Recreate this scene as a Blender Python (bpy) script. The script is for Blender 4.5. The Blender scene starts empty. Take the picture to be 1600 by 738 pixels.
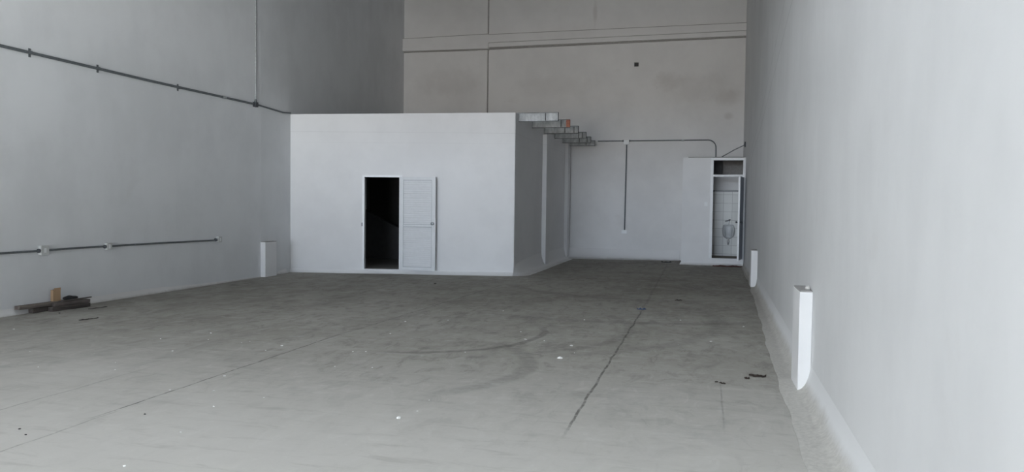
import bpy, bmesh, math, random
from mathutils import Vector, Matrix, noise as mnoise
C = bpy.context.scene
col = C.collection
random.seed(7)
PI = math.pi

# ------------------------------------------------------------------ camera
H = 1.55
cd = bpy.data.cameras.new('camera'); cam = bpy.data.objects.new('camera', cd); col.objects.link(cam)
cd.sensor_width = 36; cd.lens = 36*1185/1600; cd.clip_start = .05; cd.clip_end = 300
RR = ((0.9687851, -0.0214442, 0.2469727), (0.2475871, 0.0335019, -0.9682862), (0.0124901, 0.9992086, 0.0377654))
cam.matrix_world = Matrix.Translation((0, 0, H)) @ Matrix(RR).to_4x4()
C.camera = cam

# ------------------------------------------------------------------ world: unseen sky and ground, brightness fitted by direction
DOOR_X0, DOOR_X1, DOOR_Y, LINTEL = -8.6, -0.9, -6.0, 4.9
ROOF_GAP = (-2.5, 0.45, -1.2, 2.2)          # unseen opening added in the roof to light the near floor: x0, x1, y0, y1
CEIL = 9.6
w = bpy.data.worlds.new('world'); C.world = w; w.use_nodes = True
nt = w.node_tree; nt.nodes.clear()
tc = nt.nodes.new('ShaderNodeTexCoord'); sx = nt.nodes.new('ShaderNodeSeparateXYZ')
nt.links.new(tc.outputs['Generated'], sx.inputs[0])
def wramp(sock, lo, hi):
    m_ = nt.nodes.new('ShaderNodeMapRange'); m_.inputs['From Min'].default_value = lo; m_.inputs['From Max'].default_value = hi
    nt.links.new(sx.outputs[sock], m_.inputs['Value']); return m_.outputs[0]
def wmix(f, A, B_):
    m_ = nt.nodes.new('ShaderNodeMix'); m_.data_type = 'RGBA'
    nt.links.new(f, m_.inputs['Factor'])
    for k_, v_ in (('A', A), ('B', B_)):
        if isinstance(v_, tuple): m_.inputs[k_].default_value = v_+(1,)
        else: nt.links.new(v_, m_.inputs[k_])
    return m_.outputs['Result']
# made-up bands of ground and sky radiance, fitted to the brightness of the walls
east = wramp('X', .22, .28)
ground_near = wmix(wramp('Z', -.66, -.62), (6.0, 5.7, 5.4), wmix(east, (.3, .3, .3), (31., 31., 31.)))
ground_far = wmix(east, wmix(wramp('X', -.28, -.22), (.4, .4, .4), (9.6, 9.1, 8.4)), (25., 26., 26.))
horizon = wmix(wramp('X', -.28, -.22), (15.5, 16.8, 18.0), wmix(east, (14.9, 17.3, 20.5), (1., 1., 1.)))
col_w = wmix(wramp('Z', -.22, -.20), ground_near, ground_far)
col_w = wmix(wramp('Z', -.004, .004), col_w, horizon)
col_w = wmix(wramp('Z', .10, .11), col_w, (.8, .85, .9))
col_w = wmix(wramp('Z', .62, .68), col_w, (8.6, 9.5, 10.2))
bg = nt.nodes.new('ShaderNodeBackground'); wo = nt.nodes.new('ShaderNodeOutputWorld')
nt.links.new(col_w, bg.inputs['Color']); nt.links.new(bg.outputs[0], wo.inputs[0])
w.cycles.sampling_method = 'MANUAL'; w.cycles.sample_map_resolution = 1024
# portals over the open doorway behind the camera and the added roof opening (they only guide sampling of the sky)
def portal(name, sx_, sy_, loc, rot):
    pl = bpy.data.lights.new(name, 'AREA'); pl.shape = 'RECTANGLE'; pl.size = sx_; pl.size_y = sy_; pl.cycles.is_portal = True
    po = bpy.data.objects.new(name, pl); col.objects.link(po); po.location = loc; po.rotation_euler = rot
portal('doorway_portal', DOOR_X1-DOOR_X0, LINTEL, ((DOOR_X0+DOOR_X1)/2, DOOR_Y+.02, LINTEL/2), (PI/2, 0, 0))
portal('roof_gap_portal', ROOF_GAP[1]-ROOF_GAP[0], ROOF_GAP[3]-ROOF_GAP[2], ((ROOF_GAP[0]+ROOF_GAP[1])/2, (ROOF_GAP[2]+ROOF_GAP[3])/2, CEIL-.02), (0, 0, 0))
vs = C.view_settings
vs.view_transform = 'Standard'; vs.look = 'None'; vs.gamma = 1; vs.use_curve_mapping = False; vs.exposure = 0.30

# ------------------------------------------------------------------ node helpers
class NT:
    def __init__(s, name):
        s.m = bpy.data.materials.new(name); s.m.use_nodes = True
        s.t = s.m.node_tree; s.b = s.t.nodes['Principled BSDF']
        g = s.t.nodes.new('ShaderNodeNewGeometry'); s.pos = g.outputs['Position']
    def n(s, ty, **kw):
        x = s.t.nodes.new(ty)
        for k, v in kw.items(): setattr(x, k, v)
        return x
    def put(s, sock, v):
        if isinstance(v, (int, float)): sock.default_value = v
        elif isinstance(v, (tuple, list)): sock.default_value = tuple(v)+((1,) if len(v) == 3 and sock.type == 'RGBA' else ())
        else: s.t.links.new(v, sock)
    def math(s, op, a, b=0.0, c=0.0):
        x = s.n('ShaderNodeMath', operation=op); s.put(x.inputs[0], a); s.put(x.inputs[1], b); s.put(x.inputs[2], c); return x.outputs[0]
    def mapping(s, scale, src=None, rot=(0,0,0)):
        x = s.n('ShaderNodeMapping'); s.put(x.inputs['Vector'], src or s.pos); x.inputs['Scale'].default_value = scale; x.inputs['Rotation'].default_value = rot; return x.outputs[0]
    def noise(s, scale, detail=4, rough=.55, vec=None, dist=0):
        x = s.n('ShaderNodeTexNoise'); s.put(x.inputs['Vector'], vec or s.pos)
        x.inputs['Scale'].default_value = scale; x.inputs['Detail'].default_value = detail
        x.inputs['Roughness'].default_value = rough; x.inputs['Distortion'].default_value = dist
        return x.outputs['Fac']
    def ramp(s, v, a, b, lo=0.0, hi=1.0, smooth=True):
        x = s.n('ShaderNodeMapRange'); x.interpolation_type = 'SMOOTHSTEP' if smooth else 'LINEAR'
        s.put(x.inputs['Value'], v); x.inputs['From Min'].default_value = a; x.inputs['From Max'].default_value = b
        x.inputs['To Min'].default_value = lo; x.inputs['To Max'].default_value = hi; return x.outputs[0]
    def mix(s, f, a, b, mode='MIX'):
        x = s.n('ShaderNodeMix', data_type='RGBA', blend_type=mode)
        s.put(x.inputs['Factor'], f); s.put(x.inputs['A'], a); s.put(x.inputs['B'], b); return x.outputs['Result']
    def sep(s, v=None):
        x = s.n('ShaderNodeSeparateXYZ'); s.put(x.inputs[0], v or s.pos); return x.outputs
    def bump(s, h, strength=.2, dist=.02):
        x = s.n('ShaderNodeBump'); x.inputs['Strength'].default_value = strength; x.inputs['Distance'].default_value = dist
        s.put(x.inputs['Height'], h); s.put(s.b.inputs['Normal'], x.outputs[0])
    def fin(s, color, rough=.6, metal=0.0, spec=.5):
        s.put(s.b.inputs['Base Color'], color); s.put(s.b.inputs['Roughness'], rough)
        s.put(s.b.inputs['Metallic'], metal); s.put(s.b.inputs['Specular IOR Level'], spec); return s.m

def paint(name, base, vary=.04, rough=.7, seed=0, streak=True, dirt=0.0, spec=.3, lines=(), blobs=()):
    """white masonry paint: patchy roller coats, faint vertical streaks, optional scuffs"""
    k = NT(name)
    v = k.mapping((1, 1, 1)); mp = k.n('ShaderNodeVectorMath', operation='ADD'); k.put(mp.inputs[0], v); mp.inputs[1].default_value = (seed, seed*2, 0); v = mp.outputs[0]
    n1 = k.noise(.6, 5, .6, v); n2 = k.noise(2.2, 4, .55, k.mapping((1, 1, .35), v) if streak else v); n3 = k.noise(28, 3, .6, v)
    f = k.math('ADD', k.math('MULTIPLY', n1, .72), k.math('MULTIPLY', n2, .28))
    dark = tuple(c*(1-2.4*vary) for c in base)
    c = k.mix(k.ramp(f, .36, .62), dark, base)
    if dirt:
        sm = k.noise(1.3, 6, .65, v, .4)
        c = k.mix(k.ramp(sm, .60, .74, 0, dirt), c, (base[0]*.72, base[1]*.69, base[2]*.65))
    P = k.sep()
    for X0, Z0, rx, rz, st in blobs:       # soft damp stains
        e = k.math('ADD', k.math('POWER', k.math('DIVIDE', k.math('SUBTRACT', P[0], X0), rx), 2), k.math('POWER', k.math('DIVIDE', k.math('SUBTRACT', P[2], Z0), rz), 2))
        e = k.math('ADD', e, k.math('MULTIPLY', k.math('SUBTRACT', k.noise(2.5, 5, .6), .5), 2.2))
        c = k.mix(k.ramp(e, 1.2, -.2, 0, st), c, (base[0]*.55, base[1]*.51, base[2]*.48))
    for za, ya, sl, wd, st in lines:       # fine lines running along y: seams and painted wire shadows
        d = k.math('ABSOLUTE', k.math('SUBTRACT', P[2], k.math('ADD', za, k.math('MULTIPLY', k.math('SUBTRACT', P[1], ya), sl))))
        d = k.math('ADD', d, k.math('MULTIPLY', k.math('SUBTRACT', n2, .5), wd))
        c = k.mix(k.ramp(d, wd*.4, wd, st, 0), c, tuple(q*.6 for q in base))
    k.bump(k.math('ADD', n3, k.math('MULTIPLY', n2, .6)), .10, .005)
    return k.fin(c, rough, 0, spec)

def plain(name, base, rough=.5, metal=0.0, vary=.08, scale=12, spec=.5):
    k = NT(name); n = k.noise(scale, 4, .6)
    return k.fin(k.mix(k.ramp(n, .35, .65), tuple(c*(1-vary) for c in base), tuple(min(1, c*(1+vary*.6)) for c in base)), rough, metal, spec)

M = {}
WB = (.80, .815, .83)
M['wall'] = paint('white_wall_paint', WB, .035, .62, 0, True, .10)
M['wallR'] = paint('white_right_wall_paint', (.745, .75, .755), .03, .6, 31, True, .12, .3, [(4.05, 9.6, -.13, .022, .35), (4.36, 10.7, -.16, .022, .3)])  # the two slanting lines are wire shadows put into the paint colour
M['back'] = paint('white_back_wall_paint', (.78, .775, .77), .028, .75, 9, False, .16, .3, (), [(-1.2, 5.45, .5, .35, .30), (.55, 4.9, .45, .3, .30), (-.3, 5.2, 1.6, .5, .16), (-3.45, 7.6, .08, .5, .35), (-8.2, 5.6, 1.3, .5, .18), (-4.6, 5.4, 1.5, .35, .14), (.6, 4.35, .15, .12, .3)])
M['room'] = paint('white_room_paint', (.81, .81, .815), .025, .65, 17, False, .05, .3, [(3.22, 16, 0, .008, .22), (2.98, 16, 0, .006, .12)])
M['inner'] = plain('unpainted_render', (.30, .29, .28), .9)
M['inner_dark'] = plain('darkened_bare_block', (.07, .068, .066), .95)  # bare inner walls with the unlit gloom put into the colour
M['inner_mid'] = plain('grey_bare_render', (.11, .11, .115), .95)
M['roof'] = plain('roof_sheet_grey', (.42, .42, .42), .6)
M['grey_tone'] = plain('grey_ledge_edge', (.34, .33, .32), .9)
M['groove'] = plain('dark_joint', (.20, .195, .19), .9)
M['stain'] = plain('grey_damp_stain', (.64, .63, .61), .85, scale=4)
M['white_frame'] = plain('white_aluminium_frame', (.84, .85, .86), .35, 0, .02)
M['leaf'] = plain('white_door_enamel', (.74, .755, .77), .5, 0, .02)
M['panel_shade'] = plain('grey_panel_shade', (.46, .48, .50), .6, 0, .02)
M['leaf_bath'] = plain('grey_door_enamel', (.42, .46, .52), .45, 0, .05)
M['chrome'] = plain('brushed_chrome', (.55, .55, .56), .28, 1.0, .05)
M['steel_dark'] = plain('worn_steel_knob', (.20, .21, .22), .35, .6, .05)
M['conduit'] = plain('galvanised_conduit', (.45, .47, .48), .5, .3, .15, 30)
M['conduit_dark'] = plain('dull_dark_conduit', (.15, .165, .175), .6, .2, .15, 30)
M['box_grey'] = plain('pale_outlet_box', (.60, .61, .60), .5, 0, .04)
M['box_dark'] = plain('dark_fitting', (.06, .065, .075), .5, .3)
M['plastic_white'] = plain('white_plastic', (.85, .86, .87), .4, 0, .02)
k = NT('galvanised_sheet')
n = k.noise(9, 5, .7, k.mapping((1, 1, .35)))
M['galv'] = k.fin(k.mix(k.ramp(n, .35, .68), (.42, .44, .45), (.66, .68, .69)), .65, .05)
M['galv_edge'] = plain('dark_steel_edge', (.10, .105, .11), .6, .2)
M['rust'] = plain('red_oxide_primer', (.55, .22, .15), .8, .1, .25, 30)
k = NT('cardboard')
n = k.noise(4, 3, .5); n2 = k.noise(60, 2, .5, k.mapping((1, 1, .05)))
M['card'] = k.fin(k.mix(k.math('MULTIPLY', n2, .5), (.44, .30, .18), (.34, .22, .13)), .85)
k = NT('dark_old_wood')
n = k.noise(14, 5, .65, k.mapping((1, .08, 1)))
M['wood'] = k.fin(k.mix(k.ramp(n, .3, .7), (.035, .03, .028), (.13, .11, .10)), .85)
k = NT('weathered_pale_wood')
n = k.noise(14, 5, .65, k.mapping((1, .08, 1)))
M['wood_pale'] = k.fin(k.mix(k.ramp(n, .3, .7), (.10, .085, .075), (.27, .23, .20)), .85)
M['black'] = plain('black_plastic', (.018, .018, .02), .5)
M['chip'] = plain('white_plaster_chip', (.86, .86, .84), .8)
M['grey_chip'] = plain('grey_mortar_chip', (.52, .51, .49), .9)
M['leafdark'] = plain('dead_dark_leaf', (.035, .024, .02), .9)
M['blue'] = plain('blue_plastic_film', (.05, .10, .24), .5)
M['redbrown'] = plain('red_brown_rag', (.11, .045, .035), .95)
M['ceramic'] = plain('white_ceramic', (.66, .68, .69), .12, 0, .01)
k = NT('bathroom_tiles')
br = k.n('ShaderNodeTexBrick', offset=0.0); k.put(br.inputs['Vector'], k.mapping((1, 1, 1), rot=(PI/2, 0, 0)))
br.inputs['Color1'].default_value = (.78, .79, .77, 1); br.inputs['Color2'].default_value = (.70, .71, .69, 1); br.inputs['Mortar'].default_value = (.48, .48, .47, 1)
br.inputs['Scale'].default_value = 1; br.inputs['Mortar Size'].default_value = .006; br.inputs['Brick Width'].default_value = .25; br.inputs['Row Height'].default_value = .25
M['tile'] = k.fin(br.outputs['Color'], .2)
M['tile_band'] = plain('grey_tile_border', (.20, .21, .22), .3)
M['bath_floor'] = plain('brown_dusty_tile', (.25, .22, .18), .8)

# cement fillet, rough grey at the toe, painted white higher up
def fillet_mat(name, zlo, zhi, cement=(.50, .485, .46), white=(.80, .80, .79), wob=.05):
    k = NT(name); z = k.sep()[2]
    n = k.noise(5, 6, .65); n2 = k.noise(30, 4, .6); n3 = k.noise(1.1, 3, .5)
    h = k.math('ADD', z, k.math('MULTIPLY', k.math('SUBTRACT', n, .5), wob*2))
    h = k.math('ADD', h, k.math('MULTIPLY', k.math('SUBTRACT', n3, .5), wob*2))
    c = k.mix(k.ramp(n2, .3, .7), tuple(v*.84 for v in cement), cement)
    c = k.mix(k.ramp(k.noise(2.3, 6, .7), .52, .66, 0, .45), c, tuple(v*.7 for v in cement))
    c = k.mix(k.ramp(h, zlo, zhi), c, white)
    k.bump(k.math('ADD', n2, n), .15, .006)
    return k.fin(c, .85, 0, .25)
M['fillet'] = fillet_mat('rough_cement_fillet', .03, .14, (.58, .565, .53), (.745, .75, .755), .04)
M['fillet_back'] = fillet_mat('dusty_fillet', -.02, .05, (.56, .55, .53), (.79, .785, .78), .03)
M['fillet_room'] = fillet_mat('painted_fillet', -.03, .015, (.60, .59, .57), (.82, .82, .82), .02)

# concrete floor
k = NT('worn_concrete_floor'); X, Y, Z = k.sep()
big = k.noise(.35, 5, .6, None, .3); mid = k.noise(1.3, 6, .65, k.mapping((1, .8, 1), rot=(0, 0, .5)), .5); fine = k.noise(9, 6, .7); grit = k.noise(70, 3, .6)
sw = k.noise(1.0, 5, .65, k.mapping((2.6, .5, 1), rot=(0, 0, -.9)), .6)
c = k.mix(k.ramp(big, .32, .68), (.285, .272, .240), (.390, .377, .343))
c = k.mix(k.ramp(mid, .38, .66, 0, .55), c, (.445, .432, .40))
c = k.mix(k.ramp(sw, .50, .72, 0, .45), c, (.245, .238, .217))
c = k.mix(k.ramp(fine, .55, .75, 0, .40), c, (.50, .49, .465))
blot = k.noise(3.6, 6, .72, k.mapping((1.5, .8, 1), rot=(0, 0, .35)), .8)
c = k.mix(k.ramp(blot, .50, .64, 0, .42), c, (.200, .192, .170))
c = k.mix(k.ramp(blot, .46, .34, 0, .35), c, (.50, .49, .465))
c = k.mix(k.ramp(grit, .62, .78, 0, .35), c, (.16, .155, .145))
c = k.mix(k.ramp(k.noise(1.8, 3, .6, k.mapping((1, 1, 1), rot=(0, 0, 1.1))), .62, .74, 0, .40), c, (.17, .165, .15))
grey_tone = k.math('ADD', Y, k.math('MULTIPLY', k.math('SUBTRACT', big, .5), 7.0))
grey_tone = k.math('ADD', grey_tone, k.math('MULTIPLY', k.math('SUBTRACT', mid, .5), 4.0))
c = k.mix(k.ramp(grey_tone, 8.5, 3.0, 0, .72), c, (.64, .625, .595))      # pale dusty patches, near-doorway brightness put into the colour
def band(px, w0, jit=.02, lo=None, hi=None, slope=0.0):
    """thin line at x = px + slope*y"""
    wob = k.math('MULTIPLY', k.math('SUBTRACT', k.noise(2.5, 4, .6), .5), jit*2)
    d = k.math('ABSOLUTE', k.math('ADD', k.math('SUBTRACT', k.math('SUBTRACT', X, px), k.math('MULTIPLY', Y, slope)), wob))
    f = k.ramp(d, w0*.4, w0, 1, 0)
    if lo is not None: f = k.math('MULTIPLY', f, k.ramp(Y, lo-.3, lo+.3))
    if hi is not None: f = k.math('MULTIPLY', f, k.ramp(Y, hi-.5, hi+.5, 1, 0))
    return f
def arc(cx, cy, r, w0, ang, span, st):
    dx = k.math('SUBTRACT', X, cx); dy = k.math('SUBTRACT', Y, cy)
    d = k.math('SQRT', k.math('ADD', k.math('MULTIPLY', dx, dx), k.math('MULTIPLY', dy, dy)))
    wob = k.math('MULTIPLY', k.math('SUBTRACT', mid, .5), .12)
    f = k.ramp(k.math('ABSOLUTE', k.math('ADD', k.math('SUBTRACT', d, r), wob)), w0*.35, w0, 1, 0)
    a = k.math('DIVIDE', k.math('ADD', k.math('MULTIPLY', dx, math.cos(ang)), k.math('MULTIPLY', dy, math.sin(ang))), d)
    f = k.math('MULTIPLY', f, k.ramp(a, math.cos(span), math.cos(span*.6)))
    return k.math('MULTIPLY', k.math('MULTIPLY', f, k.ramp(fine, .3, .62, .35, 1)), st)
D = math.radians
tyre = (.115, .112, .105)
for a in [(-3.45, 8.95, 1.55, .07, D(-30), D(62), .55), (-3.2, 7.0, 1.55, .13, D(5), D(60), .32), (-3.2, 9.6, 2.3, .10, D(-10), D(55), .28),
          (-3.0, 10.6, 3.2, .16, D(-20), D(50), .22), (-1.5, 14.5, 4.2, .16, D(-80), D(35), .25), (-.9, 16.3, 3.3, .2, D(-110), D(45), .22)]:
    c = k.mix(arc(*a), c, tyre)
joint = k.math('MULTIPLY', band(-4.245, .012, .02, 4.6, 8.3, .002), .75)
for jb, st in [(band(-4.20, .012, .03, None, 4.7), .4), (band(-4.60, .018, .04, 8.0, 14.5, .047), .4), (band(-5.04, .014, .03, None, 6.0), .3), (band(-.91, .015, .03, 5.2, 11.6), .8),
               (band(-.78, .03, .05, 11.4, 22.0, -.011), .25), (band(.16, .010, .01, 5.6, 7.0), .3)]:
    joint = k.math('MAXIMUM', joint, k.math('MULTIPLY', jb, st))
c = k.mix(k.math('MULTIPLY', joint, k.ramp(fine, .35, .6, .3, 1)), c, (.09, .087, .082))
st2 = k.noise(4.5, 5, .7, k.mapping((.35, 1.6, 1), rot=(0, 0, .25)), .5)
c = k.mix(k.ramp(st2, .52, .72, 0, .26), c, (.23, .222, .2)); c = k.mix(k.ramp(st2, .45, .30, 0, .30), c, (.58, .57, .54))
# pale plaster dust specks
vo = k.n('ShaderNodeTexVoronoi'); k.put(vo.inputs['Vector'], k.pos); vo.inputs['Scale'].default_value = 3.2
sp = k.math('MULTIPLY', k.ramp(vo.outputs['Distance'], .018, .03, 1, 0), k.ramp(k.noise(.7, 2, .5), .48, .56))
c = k.mix(k.math('MULTIPLY', sp, .8), c, (.66, .66, .63))
k.bump(k.math('SUBTRACT', k.math('ADD', k.math('MULTIPLY', fine, .5), k.math('MULTIPLY', grit, .25)), joint), .25, .01)
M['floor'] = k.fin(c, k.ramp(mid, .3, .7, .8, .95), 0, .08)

# ------------------------------------------------------------------ mesh helpers
def link(name, bm, mat, parent=None, smooth=False, loc=None):
    me = bpy.data.meshes.new(name)
    bmesh.ops.recalc_face_normals(bm, faces=bm.faces)
    bm.to_mesh(me); bm.free()
    mats = mat if isinstance(mat, (list, tuple)) else [mat]
    for m in mats: me.materials.append(M[m])
    if smooth:
        for p in me.polygons: p.use_smooth = True
        me.set_sharp_from_angle(angle=math.radians(38))
    o = bpy.data.objects.new(name, me); col.objects.link(o)
    if parent: o.parent = parent
    if loc: o.location = loc
    return o
def struct(name, bm, mat, label=None, smooth=False):
    o = link(name, bm, mat, None, smooth); o['kind'] = 'structure'
    if label: o['label'] = label
    return o
def thing(name, label, cat, loc=(0, 0, 0), rz=0, group=None):
    o = bpy.data.objects.new(name, None); col.objects.link(o); o.empty_display_size = .1
    o.location = loc; o.rotation_euler = (0, 0, rz); o['label'] = label; o['category'] = cat
    if group: o['group'] = group
    return o
def tag(o, label, cat, group=None):
    o['label'] = label; o['category'] = cat
    if group: o['group'] = group
    return o
def bx(bm, x0, x1, y0, y1, z0, z1, bev=0.0, mi=0):
    g = bmesh.ops.create_cube(bm, size=1)
    vs_ = g['verts']
    for v in vs_: v.co = Vector(((x0+x1)/2+v.co.x*(x1-x0), (y0+y1)/2+v.co.y*(y1-y0), (z0+z1)/2+v.co.z*(z1-z0)))
    fs = set(f for v in vs_ for f in v.link_faces)
    for f in fs: f.material_index = mi
    if bev:
        es = list(set(e for v in vs_ for e in v.link_edges))
        r = bmesh.ops.bevel(bm, geom=es, offset=bev, segments=2, affect='EDGES', profile=.5)
        for f in r['faces']: f.material_index = mi
    return bm
def B(*a, **kw): return bx(bmesh.new(), *a, **kw)
def prism(bm, pts, z0, z1, mi=0):
    n_ = len(pts); lo = [bm.verts.new((p[0], p[1], z0)) for p in pts]; hi = [bm.verts.new((p[0], p[1], z1)) for p in pts]
    bm.faces.new(lo[::-1]); bm.faces.new(hi)
    for i in range(n_): bm.faces.new((lo[i], lo[(i+1) % n_], hi[(i+1) % n_], hi[i]))
    for f in bm.faces: pass
    return bm
def tube(bm, pts, r, seg=10, cap=True):
    pts = [Vector(p) for p in pts]; rings = []
    for i, p in enumerate(pts):
        if i == 0: t = pts[1]-p
        elif i == len(pts)-1: t = p-pts[-2]
        else: t = (pts[i+1]-p).normalized()+(p-pts[i-1]).normalized()
        t.normalize(); up = Vector((0, 0, 1)) if abs(t.z) < .9 else Vector((0, 1, 0))
        a = t.cross(up).normalized(); b = t.cross(a).normalized()
        rings.append([bm.verts.new(p+(a*math.cos(q)+b*math.sin(q))*r) for q in [2*PI*j/seg for j in range(seg)]])
    for i in range(len(rings)-1):
        for j in range(seg): bm.faces.new((rings[i][j], rings[i][(j+1) % seg], rings[i+1][(j+1) % seg], rings[i+1][j]))
    if cap: bm.faces.new(rings[0][::-1]); bm.faces.new(rings[-1])
    return bm
def lathe(bm, prof, c, axis='z', seg=20):
    """prof = [(r, h)...] revolved about axis through c"""
    rings = []
    for r, h in prof:
        ring = []
        for j in range(seg):
            a = 2*PI*j/seg; u, v = r*math.cos(a), r*math.sin(a)
            p = {'z': (u, v, h), 'y': (u, h, v), 'x': (h, u, v)}[axis]
            ring.append(bm.verts.new((c[0]+p[0], c[1]+p[1], c[2]+p[2])))
        rings.append(ring)
    for i in range(len(rings)-1):
        for j in range(seg): bm.faces.new((rings[i][j], rings[i][(j+1) % seg], rings[i+1][(j+1) % seg], rings[i+1][j]))
    bm.faces.new(rings[0][::-1]); bm.faces.new(rings[-1])
    return bm
def fillet(name, stations, mat, h=.28, n=9, p=2.6, rough=.0, step=.12, label=None):
    """concave cove strip. stations: (wall_x, wall_y, toe_x, toe_y)"""
    st = []
    for a, b in zip(stations, stations[1:]):
        L = math.dist(a[:2], b[:2]); m_ = max(1, int(L/step))
        for i in range(m_): st.append([a[q]+(b[q]-a[q])*i/m_ for q in range(4)])
    st.append(list(stations[-1]))
    bm = bmesh.new(); rows = []
    for s in st:
        wx, wy, tx, ty = s; row = []
        if rough:
            j = mnoise.fractal(Vector((wx*2.0, wy*.9, 3)), .9, 2.1, 4)*rough
            dx, dy = tx-wx, ty-wy; L = math.hypot(dx, dy); tx += dx/L*j; ty += dy/L*j
        for i in range(n+1):
            t = 1-(1-i/n)**1.7; x = tx+(wx-tx)*t; y = ty+(wy-ty)*t; z = .004+h*t**p
            if rough and 0 < i < n: z += .22*rough*max(0, mnoise.fractal(Vector((x*4, y*4, 1)), .9, 2, 3))*(1-t)
            row.append(bm.verts.new((x, y, z)))
        row.append(bm.verts.new((wx, wy, -.03))); row.append(bm.verts.new((tx, ty, -.03)))
        rows.append(row)
    m_ = len(rows[0])
    for i in range(len(rows)-1):
        for j in range(m_): bm.faces.new((rows[i][j], rows[i][(j+1) % m_], rows[i+1][(j+1) % m_], rows[i+1][j]))
    bm.faces.new(rows[0]); bm.faces.new(rows[-1][::-1])
    return struct(name, bm, mat, label, True)

# ------------------------------------------------------------------ shell
YB = 23.6; T = .25
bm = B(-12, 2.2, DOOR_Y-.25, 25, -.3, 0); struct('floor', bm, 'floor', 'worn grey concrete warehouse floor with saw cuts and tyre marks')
LW = [(-9.0, DOOR_Y), (-9.10, 8), (-9.125, 11), (-9.155, 14.3), (-9.23, 15.6), (-9.78, YB)]
RW = [(.76, DOOR_Y), (.90, 6.9), (1.03, 16), (1.04, YB)]
def lwx(y):
    for a, b in zip(LW, LW[1:]):
        if y <= b[1]: return a[0]+(b[0]-a[0])*(y-a[1])/(b[1]-a[1])
    return LW[-1][0]
def rwx(y):
    for a, b in zip(RW, RW[1:]):
        if y <= b[1]: return a[0]+(b[0]-a[0])*(y-a[1])/(b[1]-a[1])
    return RW[-1][0]
bm = bmesh.new(); prism(bm, LW+[(LW[-1][0]-T, YB), (LW[-1][0]-T, DOOR_Y)], -.3, CEIL)
struct('wall_left', bm, 'wall', 'tall white painted wall on the left')
bm = bmesh.new(); prism(bm, RW+[(RW[-1][0]+T, YB), (RW[-1][0]+T, DOOR_Y)], -.3, CEIL)
struct('wall_right', bm, 'wallR', 'tall white painted wall close on the right')
XL, XR = LW[-1][0]-T, RW[-1][0]+T
bm = bmesh.new()
hx0, hx1, hz0, hz1 = -2.225, -2.09, 5.91, 6.04          # small square vent hole
bx(bm, XL, hx0, YB, YB+.3, -.3, CEIL); bx(bm, hx1, XR, YB, YB+.3, -.3, CEIL)
bx(bm, hx0, hx1, YB, YB+.3, -.3, hz0); bx(bm, hx0, hx1, YB, YB+.3, hz1, CEIL); bx(bm, hx0, hx1, YB+.1, YB+.3, hz0, hz1, 0, 1)  # black back panel stands in for the darkness in the hole
struct('wall_back', bm, ['back', 'black'], 'tall white back wall with a tie beam and small square hole')
bm = bmesh.new()
bx(bm, XL, DOOR_X0, DOOR_Y-.25, DOOR_Y, -.3, CEIL); bx(bm, DOOR_X1, XR, DOOR_Y-.25, DOOR_Y, -.3, CEIL); bx(bm, DOOR_X0, DOOR_X1, DOOR_Y-.25, DOOR_Y, LINTEL, CEIL)
struct('wall_front', bm, 'wall', 'white front wall around the wide open loading doorway')
bm = bmesh.new(); q0, q1, q2, q3 = ROOF_GAP
bx(bm, XL, XR, DOOR_Y-.25, q2, CEIL, CEIL+.15); bx(bm, XL, XR, q3, YB+.3, CEIL, CEIL+.15); bx(bm, XL, q0, q2, q3, CEIL, CEIL+.15); bx(bm, q1, XR, q2, q3, CEIL, CEIL+.15)
struct('ceiling', bm, 'roof', 'grey sheet roof with one opening added for light')

struct('trim_9', B(DOOR_X0-1, DOOR_X1+1, DOOR_Y-4.2, DOOR_Y-.25, 5.25, 5.45), 'roof', 'unseen slab added outside the doorway to block high sky')  # added out of view to keep zenith light off the right wall

# back wall beam, its dark edge strips, column, seams and stains
bm = bmesh.new()
def beam(bm, x0, x1, zb0, zb1, zt0, zt1, d):
    v = [bm.verts.new(p) for p in [(x0, YB+.02, zb0), (x1, YB+.02, zb1), (x1, YB+.02, zt1), (x0, YB+.02, zt0), (x0, YB-d, zb0), (x1, YB-d, zb1), (x1, YB-d, zt1), (x0, YB-d, zt0)]]
    for f in [(0, 1, 2, 3), (7, 6, 5, 4), (4, 5, 1, 0), (3, 2, 6, 7), (0, 3, 7, 4), (1, 5, 6, 2)]: bm.faces.new([v[i] for i in f])
beam(bm, LW[-1][0], -6.84, 6.64, 6.615, 7.05, 7.085, .15)
beam(bm, -6.84, RW[-1][0], 6.66, 6.69, 7.085, 7.085, .11)
beam(bm, -6.84, RW[-1][0], 6.80, 6.835, 7.06, 7.06, .15)
struct('trim_1', bm, 'back', 'horizontal tie beam across the back wall')
bm = bmesh.new(); beam(bm, -6.84, RW[-1][0], 6.60, 6.65, 6.66, 6.69, .05); beam(bm, LW[-1][0], -6.84, 6.61, 6.585, 6.64, 6.615, .05)  # strip under the beam stands in for its shadow line
beam(bm, LW[-1][0], -6.84, 7.03, 7.062, 7.045, 7.08, .154); beam(bm, -6.84, RW[-1][0], 7.045, 7.045, 7.06, 7.06, .154)
beam(bm, -6.84, RW[-1][0], 6.79, 6.825, 6.80, 6.835, .114)
struct('trim_2', bm, 'grey_tone', 'grey strips along the beam edges, the lowest painting its shadow')
bm = B(-7.24, -6.90, YB-.035, YB+.02, -.1, 6.6, bev=.006); bx(bm, -7.24, -6.90, YB-.035, YB+.02, 7.09, CEIL, bev=.006)
struct('trim_3', bm, 'back', 'flush concrete column in the back wall')
bm = B(-6.90, -6.865, YB-.012, YB+.02, 3.4, 6.6); bx(bm, -6.90, -6.865, YB-.012, YB+.02, 7.1, CEIL)
struct('trim_4', bm, 'grey_tone', 'open vertical joint beside the column')

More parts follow.
